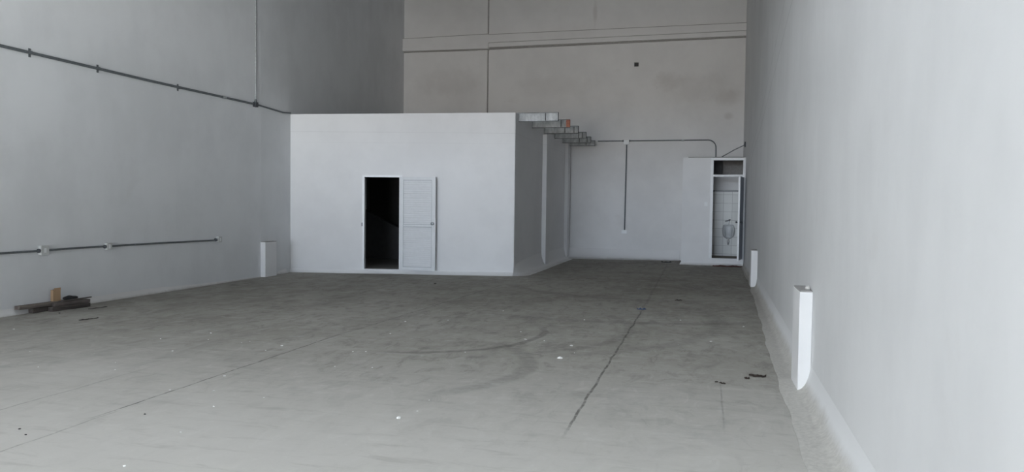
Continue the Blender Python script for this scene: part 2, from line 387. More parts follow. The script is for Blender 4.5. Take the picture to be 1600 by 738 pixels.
# ------------------------------------------------------------------ base fillets
fillet('baseboard_right', [(rwx(y), y, rwx(y)-d, y) for y, d in [(DOOR_Y, .42), (2, .36), (4.75, .26), (6.9, .235), (9, .22), (11.9, .18), (16, .13), (19.9, .09), (21.85, .07)]], 'fillet', .22, 18, 6.5, .03, .06, 'rough cement fillet along the foot of the right wall')
fillet('baseboard_left', [(lwx(y), y, lwx(y)+.05, y) for y in (DOOR_Y, 8, 11, 15.4)], 'fillet_back', .09, 5, 2.0, .012, .15, 'thin cement edge along the foot of the left wall')
fillet('baseboard_back', [(-4.2, YB, -4.2, 22.85), (-3.0, YB, -3.0, 23.0), (-.75, YB, -.75, 23.38)], 'fillet_back', .30, 12, 4.5, .02, .12, 'cement fillet along the foot of the back wall')

# ------------------------------------------------------------------ white room built in the left corner
ax, ay, bx_, by_ = lwx(15.6), 15.6, -4.2, 16.65
ang = math.atan2(by_-ay, bx_-ax); FL = math.hypot(by_-ay, bx_-ax)
def fp(s, d=0):      # s metres left (negative) of the right corner along the front, d metres behind the face
    return (bx_+math.cos(ang)*s-math.sin(ang)*d, by_+math.sin(ang)*s+math.cos(ang)*d)
S0, S1, DZ0, DZ1 = -3.44, -2.60, .10, 2.215
def fbox(bm, s0, s1, d0, d1, z0, z1, z1b=None):
    pts = [fp(s0, d0), fp(s1, d0), fp(s1, d1), fp(s0, d1)]
    lo = [bm.verts.new((*p, z0)) for p in pts]; zz = z1b if z1b is not None else z1
    hi = [bm.verts.new((*p, z)) for p, z in zip(pts, (z1, zz, zz, z1))]
    bm.faces.new(lo[::-1]); bm.faces.new(hi)
    for i in range(4): bm.faces.new((lo[i], lo[(i+1) % 4], hi[(i+1) % 4], hi[i]))
def topz(s): return 3.612+(3.685-3.612)*(s+FL)/FL
bm = bmesh.new()
fbox(bm, -FL, S0, 0, .15, -.1, topz(-FL), topz(S0)); fbox(bm, S1, 0, 0, .15, -.1, topz(S1), topz(0))
fbox(bm, S0, S1, 0, .15, DZ1, topz(S0), topz(S1)); fbox(bm, S0, S1, 0, .15, -.1, DZ0)
struct('wall_room_front', bm, 'room', 'white front wall of the low built-in room')
c0 = fp(0, 0)
bm = bmesh.new(); prism(bm, [(c0[0]-.15, c0[1]+.06), (c0[0]-.01, c0[1]+.10), (-4.22, 19), (-4.22, YB), (-4.37, YB), (-4.37, 17)], -.1, 3.68)
struct('wall_room_side', bm, 'room', 'white side wall of the low built-in room')
bm = bmesh.new(); prism(bm, [fp(-FL, .15), fp(-.15, .15), (-4.37, YB), (LW[-1][0], YB)], 3.40, 3.58)
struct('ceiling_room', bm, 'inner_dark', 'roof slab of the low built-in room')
bm = bmesh.new(); prism(bm, [fp(-FL, .15), fp(-.15, .15), (-4.37, YB), (LW[-1][0], YB)], -.05, .10)
struct('floor_room', bm, 'inner', 'raised floor inside the low built-in room')
# stair flight seen dimly through the doorway
bm = bmesh.new(); y0, y1 = 19.2, 19.35
vz = [(-9.3, 1.55), (-8.6, 1.18), (-6.6, .30), (-6.6, .10), (-9.3, .10)]
a_ = [bm.verts.new((x, y0, z)) for x, z in vz]; b_ = [bm.verts.new((x, y1, z)) for x, z in vz]
bm.faces.new(a_); bm.faces.new(b_[::-1])
for i in range(5): bm.faces.new((a_[i], a_[(i+1) % 5], b_[(i+1) % 5], b_[i]))
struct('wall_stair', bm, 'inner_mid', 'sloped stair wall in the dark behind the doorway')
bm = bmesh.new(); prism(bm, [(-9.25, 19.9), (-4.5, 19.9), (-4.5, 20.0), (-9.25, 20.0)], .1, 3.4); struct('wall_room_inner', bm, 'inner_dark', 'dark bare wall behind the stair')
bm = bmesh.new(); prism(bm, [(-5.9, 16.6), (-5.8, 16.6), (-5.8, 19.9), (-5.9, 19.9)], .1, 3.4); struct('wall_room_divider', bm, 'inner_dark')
# fillets of the room
st = [(*fp(s, 0), *fp(s, -d)) for s, d in [(-FL, .06), (-3.5, .07), (-2.2, .10), (-1.0, .14), (-.02, .17)]]
fillet('baseboard_room_front', st, 'fillet_room', .07, 6, 1.8, .01, .12, 'low plaster kerb under the room front')
cs = []
cx_, cy_ = c0
for a in (0, 12, 25, 40, 55, 70, 85):
    t = a/85; r = .16+.19*t
    cs.append((cx_-.03+.0*t, cy_+.04+.25*t, cx_-.02+r*math.sin(math.radians(a)), cy_+.02-r*math.cos(math.radians(a))*.95+.25*t))
cs += [(-4.22, 18, -3.86, 18), (-4.22, 20, -3.88, 20), (-4.22, 22.8, -3.90, 22.75), (-4.22, YB, -4.0, YB)]
fillet('baseboard_room_side', cs, 'fillet_room', .34, 16, 6.0, .006, .12, 'rounded white plaster cove along the room side')
# pilasters on the side wall (rounded foot merges in the cove)
for i, (y, d, l) in enumerate([(19.72, .115, .42), (23.0, .10, .4)]):
    struct('trim_%d' % (5+i), B(-4.24, -4.22+d, y, y+l, .03, 3.50 if i == 0 else 3.6, bev=.008), 'room',
           ['nearer white pilaster on the room side wall', 'farther white pilaster by the back corner'][i])

# ---- door of the room
d1 = bpy.data.objects.new('door_1', None); col.objects.link(d1); d1.location = (*fp(S1, 0), DZ0); d1.rotation_euler = (0, 0, ang)
d1['kind'] = 'structure'; d1['label'] = 'open white louvred door folded back against the room front'
W = S1-S0; HH = DZ1-DZ0
bm = bmesh.new()
bx(bm, -W-.035, -W+.02, -.02, .12, 0, HH+.03, .003); bx(bm, -.022, .035, -.02, .12, 0, HH+.03, .003); bx(bm, -W+.02, -.022, -.02, .12, HH-.015, HH+.03, .003)
link('door_frame', bm, 'white_frame', d1)
bm = bmesh.new(); bx(bm, -W-.042, -W-.026, -.03, -.015, .98, 1.06)
link('strike_plate', bm, 'box_dark', d1)
leaf_rot = D(-7)
def louvred_leaf(parent, w, h, th, mat, louvre=True):
    """leaf hinged at x=0, running to x=w, faces at y=-th..0"""
    bm = bmesh.new(); s = .085
    bx(bm, 0, s, -th, 0, 0, h, .004); bx(bm, w-s, w, -th, 0, 0, h, .004)
    for z0, z1 in [(0, .07), (.985, 1.035), (h-.075, h)]: bx(bm, s, w-s, -th, 0, z0, z1, .004)
    lf = link('door_leaf', bm, mat, parent)
    bm = bmesh.new()
    for z in (.07, .98, 1.035, h-.075): bx(bm, s-.003, w-s+.003, -th-.0015, -th+.004, z-.006, z+.006)  # grey strips drawn in place of shadow lines at the panel edges
    for x in (s, w-s): bx(bm, x-.003, x+.003, -th-.0015, -th+.004, .07, h-.075)
    link('panel_edge_shade', bm, 'panel_shade', lf)['label'] = 'thin grey strips standing in for shade around the panels'
    for z0, z1, nm in [(.07, .985, 'lower'), (1.035, h-.075, 'upper')]:
        bm = bmesh.new(); n_ = 20; dz = (z1-z0)/n_
        vs0 = [];
        for i in range(n_):
            a = z0+i*dz
            vs0 += [(-th+.006, a+.002), (-th+.020, a+dz-.008), (-th+.020, a+dz-.001)]
        front = [bm.verts.new((s, y, z)) for y, z in vs0]; f2 = [bm.verts.new((w-s, y, z)) for y, z in vs0]
        for i in range(len(vs0)-1): bm.faces.new((front[i], f2[i], f2[i+1], front[i+1]))
        bk = [bm.verts.new(p) for p in [(s, -.01, vs0[0][1]), (w-s, -.01, vs0[0][1]), (w-s, -.01, vs0[-1][1]), (s, -.01, vs0[-1][1])]]
        bm.faces.new((bk[3], bk[2], bk[1], bk[0])); bm.faces.new((front[0], bk[0], bk[1], f2[0])); bm.faces.new((front[-1], f2[-1], bk[2], bk[3]))
        link('louvre_panel', bm, mat, lf)
    return lf
lf = louvred_leaf(d1, .835, HH-.005, .038, 'leaf')
lf.location = (.005, -.03, 0.0); lf.rotation_euler = (0, 0, leaf_rot)
def knob(parent, x, y, z, mat='chrome', s=1.0, both=True):
    bm = bmesh.new()
    lathe(bm, [(.001, 0), (.028*s, 0), (.028*s, -.006), (.011*s, -.010), (.011*s, -.032), (.024*s, -.040), (.028*s, -.052), (.022*s, -.064), (.001, -.068)], (x, y, z), 'y', 16)
    return link('door_knob', bm, mat, parent, True)
knob(lf, .835-.062, -.038, 1.06, 'steel_dark', 1.25)
bm = bmesh.new(); bx(bm, .834, .838, -.034, -.006, 1.0, 1.12); link('latch_plate', bm, 'chrome', lf)
for z in (.25, 1.05, 1.85):
    bm = bmesh.new(); lathe(bm, [(.007, 0), (.007, .09)], (0, -.03, z), 'z', 10); link('hinge', bm, 'white_frame', d1, True)

# ------------------------------------------------------------------ steel channels sticking out of the room roof
ords = ['nearest', 'second', 'third', 'fourth', 'fifth', 'farthest']
chans = [(17.05, -3.29, 3.52, 3.72, -.30), (18.46, -3.275, 3.52, 3.72, -.22), (19.92, -3.305, 3.52, 3.72, -.36), (21.35, -3.315, 3.52, 3.70, -.22), (22.55, -3.36, 3.50, 3.68, -.35), (23.30, -3.34, 3.47, 3.635, -.28)]
def channel_bm(L, h, fl=.055, lip=.018, t=.003):
    """open side towards -y; runs x 0..L"""
    prof = [(-fl, lip), (-fl, 0), (0, 0), (0, h), (-fl, h), (-fl, h-lip)]
    inn = [(-fl+t, lip), (-fl+t, t), (-t, t), (-t, h-t), (-fl+t, h-t), (-fl+t, h-lip)]
    bm = bmesh.new(); loop = prof+inn[::-1]
    a = [bm.verts.new((0, y, z)) for y, z in loop]; b = [bm.verts.new((L, y, z)) for y, z in loop]; n_ = len(loop)
    for i in range(n_): bm.faces.new((a[i], a[(i+1) % n_], b[(i+1) % n_], b[i]))
    for q in range(5):
        for e in (a, b): bm.faces.new((e[q], e[q+1], e[n_-2-q], e[n_-1-q]))
    return bm
for i, (y, xe, z0, z1, seam) in enumerate(chans):
    x0 = -4.36; L = xe-x0
    extra = ', red oxide end' if i == 1 else ''
    t = thing('steel_channel', '%s of six galvanised steel channels on the white room roof%s' % (ords[i], extra), 'steel channel', (x0, y, z0), 0, 'steel channels on the room roof')
    if i == 5: t['label'] = 'farthest steel channel on the white room, beside the back wall conduit'
    h = z1-z0
    link('channel', channel_bm(L, h), 'galv', t)
    for nm_, za, zb in (('lower_lip', -.001, .011), ('upper_lip', h-.011, h+.001)):
        bm = bmesh.new(); bx(bm, 0, L+.001, -.058, -.051, za, zb); link(nm_, bm, 'galv_edge', t)['label'] = 'dark channel lip'
    bm = bmesh.new(); bx(bm, L+seam-.004, L+seam+.004, -.05, -.003, .003, h-.003); link('stiffener', bm, 'galv_edge', t)
    bm = bmesh.new(); bx(bm, L-.006, L+.003, -.058, .002, 0, h); link('end_plate', bm, 'galv_edge', t)
    if i == 1:
        bm = bmesh.new(); bx(bm, L-.085, L+.006, -.062, .006, .012, h-.012); o = link('painted_end', bm, 'rust', t); o['label'] = 'red oxide painted end'
    elif i in (2, 3, 4):
        bm = bmesh.new(); bx(bm, L-.12, L-.112, -.05, -.003, .003, h-.003); link('stiffener', bm, 'galv_edge', t)
    # anchor plate on the wall face
    bm = bmesh.new(); bx(bm, .14, .146, -.075, .02, -.004, h-.02 if z1 > 3.68 else h); link('anchor_plate', bm, 'galv', t)

# ------------------------------------------------------------------ washroom in the right back corner
BX0, BY, BZ = -.65, 21.85, 3.0; bxr = rwx(BY)
FX0, FX1, SILL, FT = .165, 1.0, .205, 2.985
bm = bmesh.new(); bx(bm, BX0, FX0, BY, BY+.12, -.1, BZ); bx(bm, FX0, bxr+.05, BY, BY+.12, -.1, SILL)
bx(bm, FX1-.005, bxr+.05, BY, BY+.12, SILL, BZ)
struct('wall_washroom_front', bm, 'room', 'white front wall of the small washroom')
struct('wall_washroom_side', B(BX0, BX0+.12, BY+.12, YB, -.1, BZ), 'room')
bm = B(BX0+.14, bxr-.01, BY+.125, YB, BZ-.012, BZ+.03); struct('ceiling_washroom', bm, 'inner', 'washroom roof slab')
struct('floor_washroom', B(BX0+.12, bxr+.05, BY+.12, YB, -.05, SILL-.01), 'bath_floor')
struct('wall_washroom_tiles', B(BX0+.12, bxr+.02, YB-.30, YB-.05, SILL-.01, 2.09), 'tile', 'tiled washroom back wall')
struct('trim_7', B(BX0+.12, bxr+.02, YB-.305, YB-.05, 2.09, 2.135, bev=.004), 'tile_band', 'grey border above the washroom tiles')
struct('wall_washroom_plaster', B(BX0+.12, bxr+.02, YB-.28, YB-.05, 2.135, 2.60), 'room')
struct('wall_washroom_upper', B(BX0+.12, bxr+.02, YB-.28, YB-.05, 2.60, BZ-.012), 'inner')
struct('trim_8', B(FX0-.02, FX0+.28, YB-.44, YB-.28, 2.62, BZ-.012, bev=.004), 'inner_mid')
fillet('baseboard_washroom', [(BX0-.02, BY, BX0-.05, BY-.02), (BX0+.1, BY, BX0+.08, BY-.06), (.3, BY, .3, BY-.10), (rwx(BY)-.05, BY, rwx(BY)-.06, BY-.14)], 'fillet_back', .06, 5, 1.6, .012, .1)
d2 = bpy.data.objects.new('door_2', None); col.objects.link(d2); d2.location = (FX0, BY, SILL)
d2['kind'] = 'structure'; d2['label'] = 'tall narrow washroom doorway with a white frame and open grey door'
FWd = FX1-FX0; FH = FT-SILL
bm = bmesh.new(); bx(bm, -.06, .018, -.025, .10, 0, FH+.01, .003); bx(bm, FWd-.03, FWd+.005, -.025, .10, 0, FH+.01, .003)
bx(bm, .018, FWd-.03, -.025, .10, FH-.06, FH+.01, .003); bx(bm, .018, FWd-.03, -.025, .10, 2.265, 2.32, .003)
link('door_frame', bm, 'white_frame', d2)
# leaf opened towards the camera
t = bpy.data.objects.new('door_leaf', None)
bm = bmesh.new(); Lw = .70; Lh = 2.25
bx(bm, 0, Lw, 0, .04, -.0, Lh, .003)
lf2 = link('door_leaf', bm, 'leaf_bath', d2); lf2['label'] = 'grey door leaf standing open'
lf2.location = (FWd-.045, -.03, 0); lf2.rotation_euler = (0, 0, D(180+80))
bm = bmesh.new(); bx(bm, Lw, Lw+.012, -.004, .044, -.02, Lh, .002); link('edge_strip', bm, 'white_frame', lf2)['label'] = 'white edge strip of the door leaf'
bm = bmesh.new(); lathe(bm, [(.001, .04), (.028, .04), (.028, .046), (.012, .05), (.012, .075), (.028, .085), (.030, .097), (.020, .108), (.001, .11)], (Lw-.07, 0, 1.02), 'y', 14); link('door_knob', bm, 'box_dark', lf2, True)
bm = bmesh.new(); lathe(bm, [(.001, 0), (.028, 0), (.028, -.006), (.012, -.01), (.012, -.035), (.028, -.045), (.030, -.057), (.020, -.068), (.001, -.07)], (Lw-.07, 0, 1.02), 'y', 14); link('door_knob', bm, 'box_dark', lf2, True)
for z in (.30, 1.1, 1.9):
    bm = bmesh.new(); lathe(bm, [(.012, 0), (.012, .12)], (FWd-.02, -.035, z), 'z', 10); link('hinge', bm, 'box_dark', d2, True)

# urinal
UX, UY, UZ = .655, YB-.302, .69
ur = thing('urinal', 'white wall-hung ceramic urinal on the tiled washroom wall', 'urinal', (UX, UY, UZ))
bm = bmesh.new(); rows = []
prf = [(0.0, .03, .03, 0), (.03, .09, .12, 0), (.08, .14, .22, .35), (.14, .165, .27, .8), (.20, .175, .25, 1), (.27, .178, .20, 1), (.34, .172, .15, 1), (.39, .16, .12, .8), (.42, .14, .10, .3), (.435, .10, .08, 0)]
for z, wd, dp, cav in prf:
    row = []
    outer = [(-1, 0), (-1, .45), (-.93, .8), (-.72, 1.0)]
    inner = [(-.60, 1-.10*cav), (-.50, 1-.6*cav), (-.28, 1-.82*cav), (0, 1-.86*cav)]
    half = outer+inner
    pts = half+[(-x, y) for x, y in half[-2::-1]]
    for x, y in pts: row.append(bm.verts.new((x*wd, -y*dp, z)))
    rows.append(row)
for i in range(len(rows)-1):
    for j in range(len(rows[0])-1): bm.faces.new((rows[i][j], rows[i][j+1], rows[i+1][j+1], rows[i+1][j]))
bm.faces.new(rows[0][::-1]); bm.faces.new(rows[-1])
for i in range(len(rows)-1): bm.faces.new((rows[i][0], rows[i+1][0], rows[i+1][-1], rows[i][-1]))
o = link('bowl', bm, 'ceramic', ur, True); sm = o.modifiers.new('s', 'SUBSURF'); sm.levels = 1; sm.render_levels = 2
bm = bmesh.new(); tube(bm, [(0, -.06, .05), (0, -.06, -.08), (0, -.05, -.13), (0, 0, -.15)], .022, 12); lathe(bm, [(.034, -.10), (.036, -.03)], (0, -.06, 0), 'z', 14)
link('drain_trap', bm, 'chrome', ur, True)
bm = bmesh.new(); tube(bm, [(0, -.05, .42), (0, -.05, .50)], .014, 12); lathe(bm, [(.02, 0), (.03, .01), (.03, .05), (.02, .06)], (0, -.05, .50), 'z', 14); tube(bm, [(0, -.05, .525), (0, 0, .525)], .014, 12)
fv = link('flush_valve', bm, 'chrome', ur, True)
bm = bmesh.new(); tube(bm, [(.02, -.06, .55), (-.10, -.10, .53)], .012, 10); tube(bm, [(-.0, -.06, .56), (.05, -.08, .575)], .016, 10); link('flush_lever', bm, 'box_dark', fv, True)
# light switch on the washroom front
sw_ = thing('light_switch', 'pale wall switch plate on the washroom front', 'switch', (-.003, BY, 1.71))
link('plate', B(-.045, .045, -.008, 0, -.06, .06, bev=.002), 'white_frame', sw_); link('rocker', B(-.018, .018, -.014, -.008, -.035, .035, bev=.002), 'plastic_white', sw_)

# ------------------------------------------------------------------ low drain-pipe casings at the wall feet
def casing(name, x0, x1, y0, y1, h, label):
    t = thing(name, label, 'pipe casing', ((x0+x1)/2, (y0+y1)/2, 0))
    cx, cy = (x0+x1)/2, (y0+y1)/2
    link('shaft', B(x0-cx, x1-cx, y0-cy, y1-cy, 0, h-.012, bev=.006), 'room', t)
    link('top', B(x0-cx+.004, x1-cx-.004, y0-cy+.004, y1-cy-.004, h-.02, h, bev=.003), 'grey_tone', t)['label'] = 'raw grey mortar top'
    return t
casing('pipe_casing', .793, rwx(6.87)-.001, 6.87, 7.36, .87, 'nearer and larger white pipe casing standing at the right wall foot')
casing('pipe_casing', .905, rwx(15.98)-.001, 15.98, 16.40, .75, 'farther white pipe casing at the right wall foot, near the washroom')
casing('pipe_casing', lwx(14.28)+.001, -9.04, 14.28, 14.72, .755, 'white pipe casing at the left wall foot beside the white room')
# mortar lump on the near casing
bm = bmesh.new(); bmesh.ops.create_icosphere(bm, subdivisions=2, radius=.022)
for v in bm.verts: v.co *= 1+.35*mnoise.noise(v.co*60); v.co.z *= .9
tag(link('mortar_lump', bm, 'grey_chip', None, True, (.868, 6.97, .885)), 'small pale mortar lump on top of the nearer right pipe casing', 'mortar lump')

# ------------------------------------------------------------------ conduits
def conduit(name, pts, r, label, mat='conduit_dark', parent=None):
    bm = bmesh.new(); tube(bm, pts, r, 10)
    return link(name, bm, mat, parent, True)
def lx(y, off=.03): return lwx(y)+off
cu = thing('upper_conduit', 'long dark metal conduit running high along the left wall', 'conduit', (lx(8), 8, 3.6))
def rel(o, p): return tuple(Vector(p)-Vector(o.location))
zc = 3.605
conduit('pipe', [rel(cu, (lx(y), y, z)) for y, z in [(2, 3.60), (8, 3.60), (11, 3.60), (13.95, 3.625)]], .021, '', parent=cu)
conduit('pipe', [rel(cu, (lx(y), y, z)) for y, z in [(14.12, 3.625), (15.2, 3.60), (15.54, 3.63)]], .017, '', parent=cu)
for y in (8.58, 9.80, 11.65):
    z = 3.602; bm = bmesh.new(); x = lx(y)
    bx(bm, x-.028, x-.022, y-.018, y+.018, z-.06, z+.06); lathe(bm, [(.025, -.014), (.025, .014)], (x, y, z), 'y', 12)
    bmesh.ops.translate(bm, verts=bm.verts, vec=-Vector(cu.location)); link('clip', bm, 'conduit_dark', cu)
bm = bmesh.new(); lathe(bm, [(.027, -.05), (.027, .05)], (lx(12.97), 12.97, 3.617), 'y', 12); bmesh.ops.translate(bm, verts=bm.verts, vec=-Vector(cu.location)); link('coupling', bm, 'conduit', cu, True)
def jbox(parent_loc, label, x, y, z, sx_, sy, sz, mat, holes=()):
    t = thing('junction_box', label, 'junction box', (x, y, z))
    link('box', B(-sx_/2, sx_/2, -sy/2, sy/2, -sz/2, sz/2, bev=.004), mat, t)
    return t
t = jbox(None, 'dark junction box on the upper left wall where two conduits meet', lx(14.04, .035), 14.04, 3.62, .07, .10, .10, 'box_dark')
bm = bmesh.new(); lathe(bm, [(.028, .05), (.03, .06), (.018, .11)], (0, 0, 0), 'z', 12); link('connector', bm, 'conduit_dark', t, True)
cv = thing('riser_conduit', 'thin bright conduit rising vertically up the left wall to the roof', 'conduit', (lx(14.04, .032), 14.04, 3.73))
conduit('pipe', [(0, 0, 0), (0, 0, CEIL-3.75)], .013, '', 'conduit', cv)
bm = bmesh.new(); lathe(bm, [(.019, 0), (.019, .08)], (0, 0, .72), 'z', 12); link('coupling', bm, 'conduit', cv, True)
# lower run
cl = thing('lower_conduit', 'low dark conduit along the left wall linking three outlet boxes', 'conduit', (lx(8), 8, .85))
zl = [(3, .853), (8.69, .853), (8.83, .857), (9.91, .860), (10.02, .860), (12.74, .848)]
for a, b in ((0, 1), (2, 3), (4, 5)):
    conduit('pipe', [rel(cl, (lx(y, .028), y, z)) for y, z in [zl[a], ((zl[a][0]+zl[b][0])/2, (zl[a][1]+zl[b][1])/2+.004), zl[b]]], .015, '', parent=cl)
for y in (8.675, 9.90, 12.70):
    bm = bmesh.new(); lathe(bm, [(.018, -.02), (.030, -.012), (.030, .004)], (lx(y, .028), y, .856), 'y', 12); bmesh.ops.translate(bm, verts=bm.verts, vec=-Vector(cl.location)); link('connector', bm, 'box_dark', cl, True)
for y, s, lab in [(8.755, .135, 'largest grey outlet box on the left wall, above the debris pile'), (9.965, .105, 'middle grey outlet box on the low left wall conduit'), (12.80, .11, 'grey outlet box at the far end of the low left wall conduit')]:
    t = thing('outlet_box', lab, 'outlet box', (lx(y, .0), y, .858), 0, 'outlet boxes on the left wall')
    link('box', B(0, .052, -.055*s/.12, .055*s/.12, -s/2, s/2, bev=.005), 'box_grey', t)
    link('cover', B(.052, .057, -.058*s/.12, .058*s/.12, -s/2-.002, s/2+.002, bev=.002), 'box_grey', t)
    link('socket_face', B(.057, .0585, -.02, .02, -.032, .032, bev=.001), 'plastic_white', t)
# back wall run
cb = thing('back_wall_conduit', 'grey conduit running level on the back wall and bending down into the washroom roof', 'conduit', (-1, YB, 3.64))
pts = [(-3.30, 3.64), (-2.52, 3.64)]
conduit('pipe', [rel(cb, (x, YB-.03, z)) for x, z in pts], .015, '', parent=cb)
el = [(-2.31, 3.64), (-.02, 3.645)]+[(.02+.23*math.sin(a), 3.415+.23*math.cos(a)) for a in [D(q) for q in range(0, 91, 15)]]+[(.255, 3.06)]
conduit('pipe', [rel(cb, (x, YB-.03, z)) for x, z in el], .017, '', parent=cb)
bm = bmesh.new(); lathe(bm, [(.026, -.04), (.026, .04)], (-.72, YB-.03, 3.64), 'x', 12); bmesh.ops.translate(bm, verts=bm.verts, vec=-Vector(cb.location)); link('coupling', bm, 'conduit', cb, True)['label'] = 'bright coupling'
t = thing('junction_box', 'small white junction box high on the back wall at the conduit tee', 'junction box', (-2.415, YB, 3.60))
link('box', B(-.085, .085, -.06, 0, -.07, .07, bev=.012), 'plastic_white', t)
for s in (-1, 1):
    bm = bmesh.new(); lathe(bm, [(.03, -.012), (.03, .012)], (s*.10, -.03, .04), 'x', 12); link('connector', bm, 'box_dark', t, True)
cdn = thing('drop_conduit', 'dark conduit dropping straight down the back wall', 'conduit', (-2.405, YB-.03, 3.52))
conduit('pipe', [(0, 0, 0), (-.02, 0, -2.62)], .019, '', parent=cdn)
t = thing('outlet_box', 'small white outlet box at the bottom of the back wall conduit', 'outlet box', (-2.43, YB, .84))
link('box', B(-.08, .08, -.05, 0, -.05, .05, bev=.006), 'room', t); link('cover', B(-.084, .084, -.056, -.05, -.053, .053, bev=.003), 'plastic_white', t)
db = thing('diagonal_conduit', 'thin pipe slanting from the washroom roof up to the right wall', 'conduit', (.40, BY+.35, BZ+.03))
conduit('pipe', [(0, 0, .01), (.32, 0, .20), (.62, -.0, .35)], .013, '', parent=db)
t = thing('pipe_bracket', 'dark pipe bracket on the right wall above the washroom', 'bracket', (rwx(22.2), 22.2, 3.40))
link('plate', B(-.035, 0, -.05, .05, -.08, .06, bev=.005), 'box_dark', t); link('bolt', lathe(bmesh.new(), [(.014, -.05), (.014, -.03)], (0, 0, 0), 'x', 8), 'box_dark', t)

# ------------------------------------------------------------------ debris pile at the left wall
def plank(x, y, z, L, wd, th, rz, mat, label, ry=0):
    bm = bmesh.new(); bx(bm, -wd/2, wd/2, -L/2, L/2, 0, th); bmesh.ops.subdivide_edges(bm, edges=[e for e in bm.edges if abs((e.verts[0].co-e.verts[1].co).y) > L*.5], cuts=9)
    for v in bm.verts: v.co += Vector((mnoise.noise(v.co*3+Vector((x, y, z)))*.012, mnoise.noise(v.co*9)*.03, mnoise.noise(v.co*5+Vector((y, 0, z)))*.006))
    o = link('wooden_plank', bm, mat, None, False, (x, y, z)); o.rotation_euler = (ry, 0, rz)
    return tag(o, label, 'plank', 'old planks by the left wall')
plank(-8.88, 8.99, .003, .62, .085, .060, D(-5), 'wood', 'dark front plank of the pile by the left wall')
plank(-9.01, 8.78, .003, .62, .085, .062, D(-2), 'wood', 'dark rear plank at the bottom of the pile, against the left wall')
plank(-9.005, 8.66, .074, .78, .09, .05, D(-2), 'wood_pale', 'pale weathered plank sticking out at the left end of the pile')
plank(-8.88, 9.02, .070, .56, .085, .045, D(-6), 'wood', 'dark plank lying on top of the front of the pile')
bm = bmesh.new(); prism(bm, [(-.04, -.3), (.03, -.28), (.02, .24), (-.03, .30)], 0, .010)
o = link('wooden_strip', bm, 'wood', None, False, (-8.90, 9.16, .122)); tag(o, 'thin dark strip poking out at the right end of the pile', 'wooden strip')
# cardboard box
cbx = thing('cardboard_box', 'small upright brown cardboard box on the plank pile', 'box', (-9.005, 8.87, .128), D(-4))
bm = bmesh.new(); prism(bm, [(-.02, -.055), (.03, -.055), (.03, .065), (-.02, .065)], 0, .175)
for v in bm.verts:
    if v.co.z > .1 and v.co.y < 0: v.co.z -= .018
link('carton', bm, 'card', cbx)
link('flap', B(.028, .034, -.04, .064, .155, .188), 'card', cbx)
bm = bmesh.new(); bmesh.ops.create_icosphere(bm, subdivisions=3, radius=.06)
for v in bm.verts: v.co = Vector((v.co.x*.7, v.co.y*1.8, v.co.z*.62))*(1+.5*mnoise.noise(v.co*25))
tag(link('black_rag', bm, 'black', None, True, (-8.99, 9.12, .142)), 'crumpled black rag on the pile right of the cardboard box', 'rag')

# ------------------------------------------------------------------ litter
def chip_bm(s, seed, flat=.5):
    bm = bmesh.new(); bmesh.ops.create_icosphere(bm, subdivisions=1, radius=s)
    r = random.Random(seed); flat *= .7; sx2, sy2 = r.uniform(.7, 1.5), r.uniform(.6, 1.1)
    for v in bm.verts: v.co = Vector((v.co.x*sx2, v.co.y*sy2, max(v.co.z, -s*.45)*flat*1.3))*r.uniform(.75, 1.25)
    zmin = min(v.co.z for v in bm.verts)
    for v in bm.verts: v.co.z -= zmin
    return bm
def chip(x, y, s, label, mat='chip', seed=0, group=None, name='plaster_chip', cat='plaster chip'):
    o = link(name, chip_bm(s, seed), mat, None, False, (x, y, 0)); o.rotation_euler = (0, 0, seed*1.7)
    return tag(o, label, cat, group)
chip(-2.14, 5.11, .022, 'bright white plaster chip alone in the near middle of the floor', seed=3)
chip(-1.42, 7.63, .031, 'largest white plaster chip, beside the right floor joint', seed=8)
chip(-1.43, 8.38, .020, 'white plaster chip just behind the largest one', seed=11)
small = [(-2.2, 9.13, 12), (-2.45, 7.65, 12), (-2.02, 8.62, 16), (-3.46, 7.36, 9), (-3.06, 6.65, 10), (-2.08, 5.33, 8), (-.31, 10.8, 16), (.09, 9.18, 14), (.52, 10.49, 13), (-4.47, 7.38, 15), (-4.16, 5.92, 12),
         (-3.92, 5.43, 7), (-5.27, 5.85, 9), (-5.5, 6.11, 8), (-3.61, 5.0, 8), (-3.28, 3.71, 10), (-8.08, 7.35, 15), (-5.7, 7.85, 12), (-5.99, 7.34, 10), (-5.46, 7.47, 10), (-5.38, 6.77, 10), (-3.41, 4.37, 9), (-1.79, 8.6, 12), (-1.33, 7.98, 10),
         (-3.67, 8.49, 13), (-3.87, 9.45, 12), (-3.37, 9.74, 12), (-2.11, 5.66, 6), (-4.49, 7.1, 9), (-4.95, 7.51, 9), (-4.99, 7.41, 8), (-6.02, 5.73, 8), (-3.42, 6.59, 7), (-3.4, 5.35, 7), (-4.27, 5.34, 8), (-6.72, 6.3, 8), (-3.59, 7.32, 8), (-1.6, 10.4, 12), (-2.9, 10.9, 12)]
ORD = ['nearest', 'second nearest', 'third nearest', 'fourth nearest', 'fifth nearest', 'sixth nearest', 'seventh nearest', 'eighth nearest', 'ninth nearest', 'tenth nearest', 'eleventh nearest', 'twelfth nearest',
       'thirteenth nearest', 'fourteenth nearest', 'fifteenth nearest', 'sixteenth nearest', 'seventeenth nearest', 'eighteenth nearest', 'nineteenth nearest', 'twentieth nearest', 'twenty-first nearest']
zones = {}
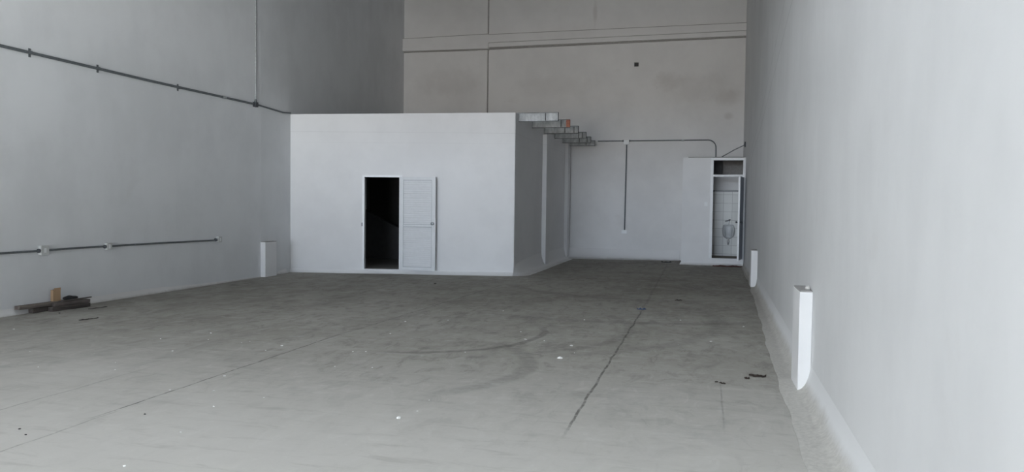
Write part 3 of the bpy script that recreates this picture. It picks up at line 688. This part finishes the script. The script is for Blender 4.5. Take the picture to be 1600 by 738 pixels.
for i, (x, y, s) in enumerate(sorted(small, key=lambda q: q[1])):
    z_ = 'left of the left floor joint' if x < -4.2 else ('right of the right floor joint' if x > -.91 else ('in the left half between both floor joints' if x < -3.0 else 'in the right half between both floor joints'))
    n_ = zones.get(z_, 0); zones[z_] = n_+1
    chip(x, y, s*.001, 'tiny white chip, %s %s' % (ORD[n_], z_), seed=20+i, group='tiny plaster chips on the floor')
# dark specks on the left
for i, (x, y, s, lab) in enumerate([(-4.49, 4.12, .010, 'small dark stone chip low at the left edge of the photo'), (-4.34, 4.03, .009, 'smaller dark stone chip beside the one at the left edge'), (-3.95, 4.67, .010, 'dark stone chip next to the left floor joint'), (-8.66, 8.6, .016, 'dark pebble on the floor in front of the plank pile'), (-5.21, 14.26, .03, 'dark clod near the white room front')]):
    chip(x, y, s, lab, 'black' if i != 4 else 'wood', 80+i, None, 'dark_pebble', 'pebble')
def scrap(name, x, y, L, wd, rz, mat, label, cat, seed=0, h=.006, curl=.02, n_=10):
    """thin ragged leaf-like scrap with thickness"""
    bm = bmesh.new(); r = random.Random(seed); rowa = []
    for i in range(n_+1):
        t = i/n_; ww = wd*(math.sin(PI*min(max(t, .04), .96))**.6)*r.uniform(.6, 1.2)/2; z = curl*abs(math.sin(t*7+seed))*r.uniform(.4, 1)
        rowa.append([(L*(t-.5), -ww, z*.3), (L*(t-.5), 0, z), (L*(t-.5), ww, z*.4)])
    top = [[bm.verts.new((a, b, c_+h)) for a, b, c_ in q] for q in rowa]; bot = [[bm.verts.new((a, b, c_)) for a, b, c_ in q] for q in rowa]
    for i in range(n_):
        for j in range(2):
            bm.faces.new((top[i][j], top[i+1][j], top[i+1][j+1], top[i][j+1])); bm.faces.new((bot[i][j], bot[i][j+1], bot[i+1][j+1], bot[i+1][j]))
        for j in (0, 2): bm.faces.new((top[i][j], bot[i][j], bot[i+1][j], top[i+1][j]))
    for i in (0, n_):
        for j in range(2): bm.faces.new((top[i][j], top[i][j+1], bot[i][j+1], bot[i][j]))
    o = link(name, bm, mat, None, False, (x, y, 0.001)); o.rotation_euler = (0, 0, rz)
    return tag(o, label, cat)
scrap('blue_scrap', -.93, 11.78, .14, .10, D(10), 'blue', 'small blue plastic scrap on the floor at the end of the right joint', 'plastic scrap', 2, .004, .03)
scrap('dead_leaf', .50, 7.38, .155, .09, D(-8), 'leafdark', 'largest crumpled dark leaf near the right wall fillet', 'leaf', 4, .004, .03)
scrap('dead_leaf', .40, 7.24, .05, .05, D(30), 'leafdark', 'small dark leaf fragment just left of the largest leaf', 'leaf', 5, .004, .02)
scrap('dead_leaf', .175, 6.98, .06, .035, D(-20), 'leafdark', 'right one of the pair of dark leaf bits left of the large leaf', 'leaf', 6, .003, .012)
scrap('dead_leaf', .125, 7.02, .03, .03, D(20), 'leafdark', 'left one of the pair of dark leaf bits left of the large leaf', 'leaf', 7, .003, .01)
scrap('dark_rag', -1.08, 22.45, .28, .35, D(0), 'black', 'small dark rag at the back wall foot left of the washroom', 'rag', 8, .01, .04)
scrap('floor_rag', .60, 21.52, .78, .26, D(-1), 'redbrown', 'dark red-brown rag lying along the washroom sill', 'rag', 9, .02, .03, 16)
scrap('bark_sliver', -7.87, 8.28, .26, .05, D(75), 'wood', 'dark wood sliver on the floor, nearer the camera than the other', 'wood sliver', 10, .005, .012)
scrap('bark_sliver', -8.58, 9.2, .30, .04, D(80), 'wood', 'dark wood sliver on the floor right beside the plank pile', 'wood sliver', 11, .005, .01)
scrap('dirt_clod', -.42, 13.15, .12, .12, D(0), 'wood', 'flat dark dirt clod on the far floor behind the blue scrap', 'dirt clod', 12, .008, .02)
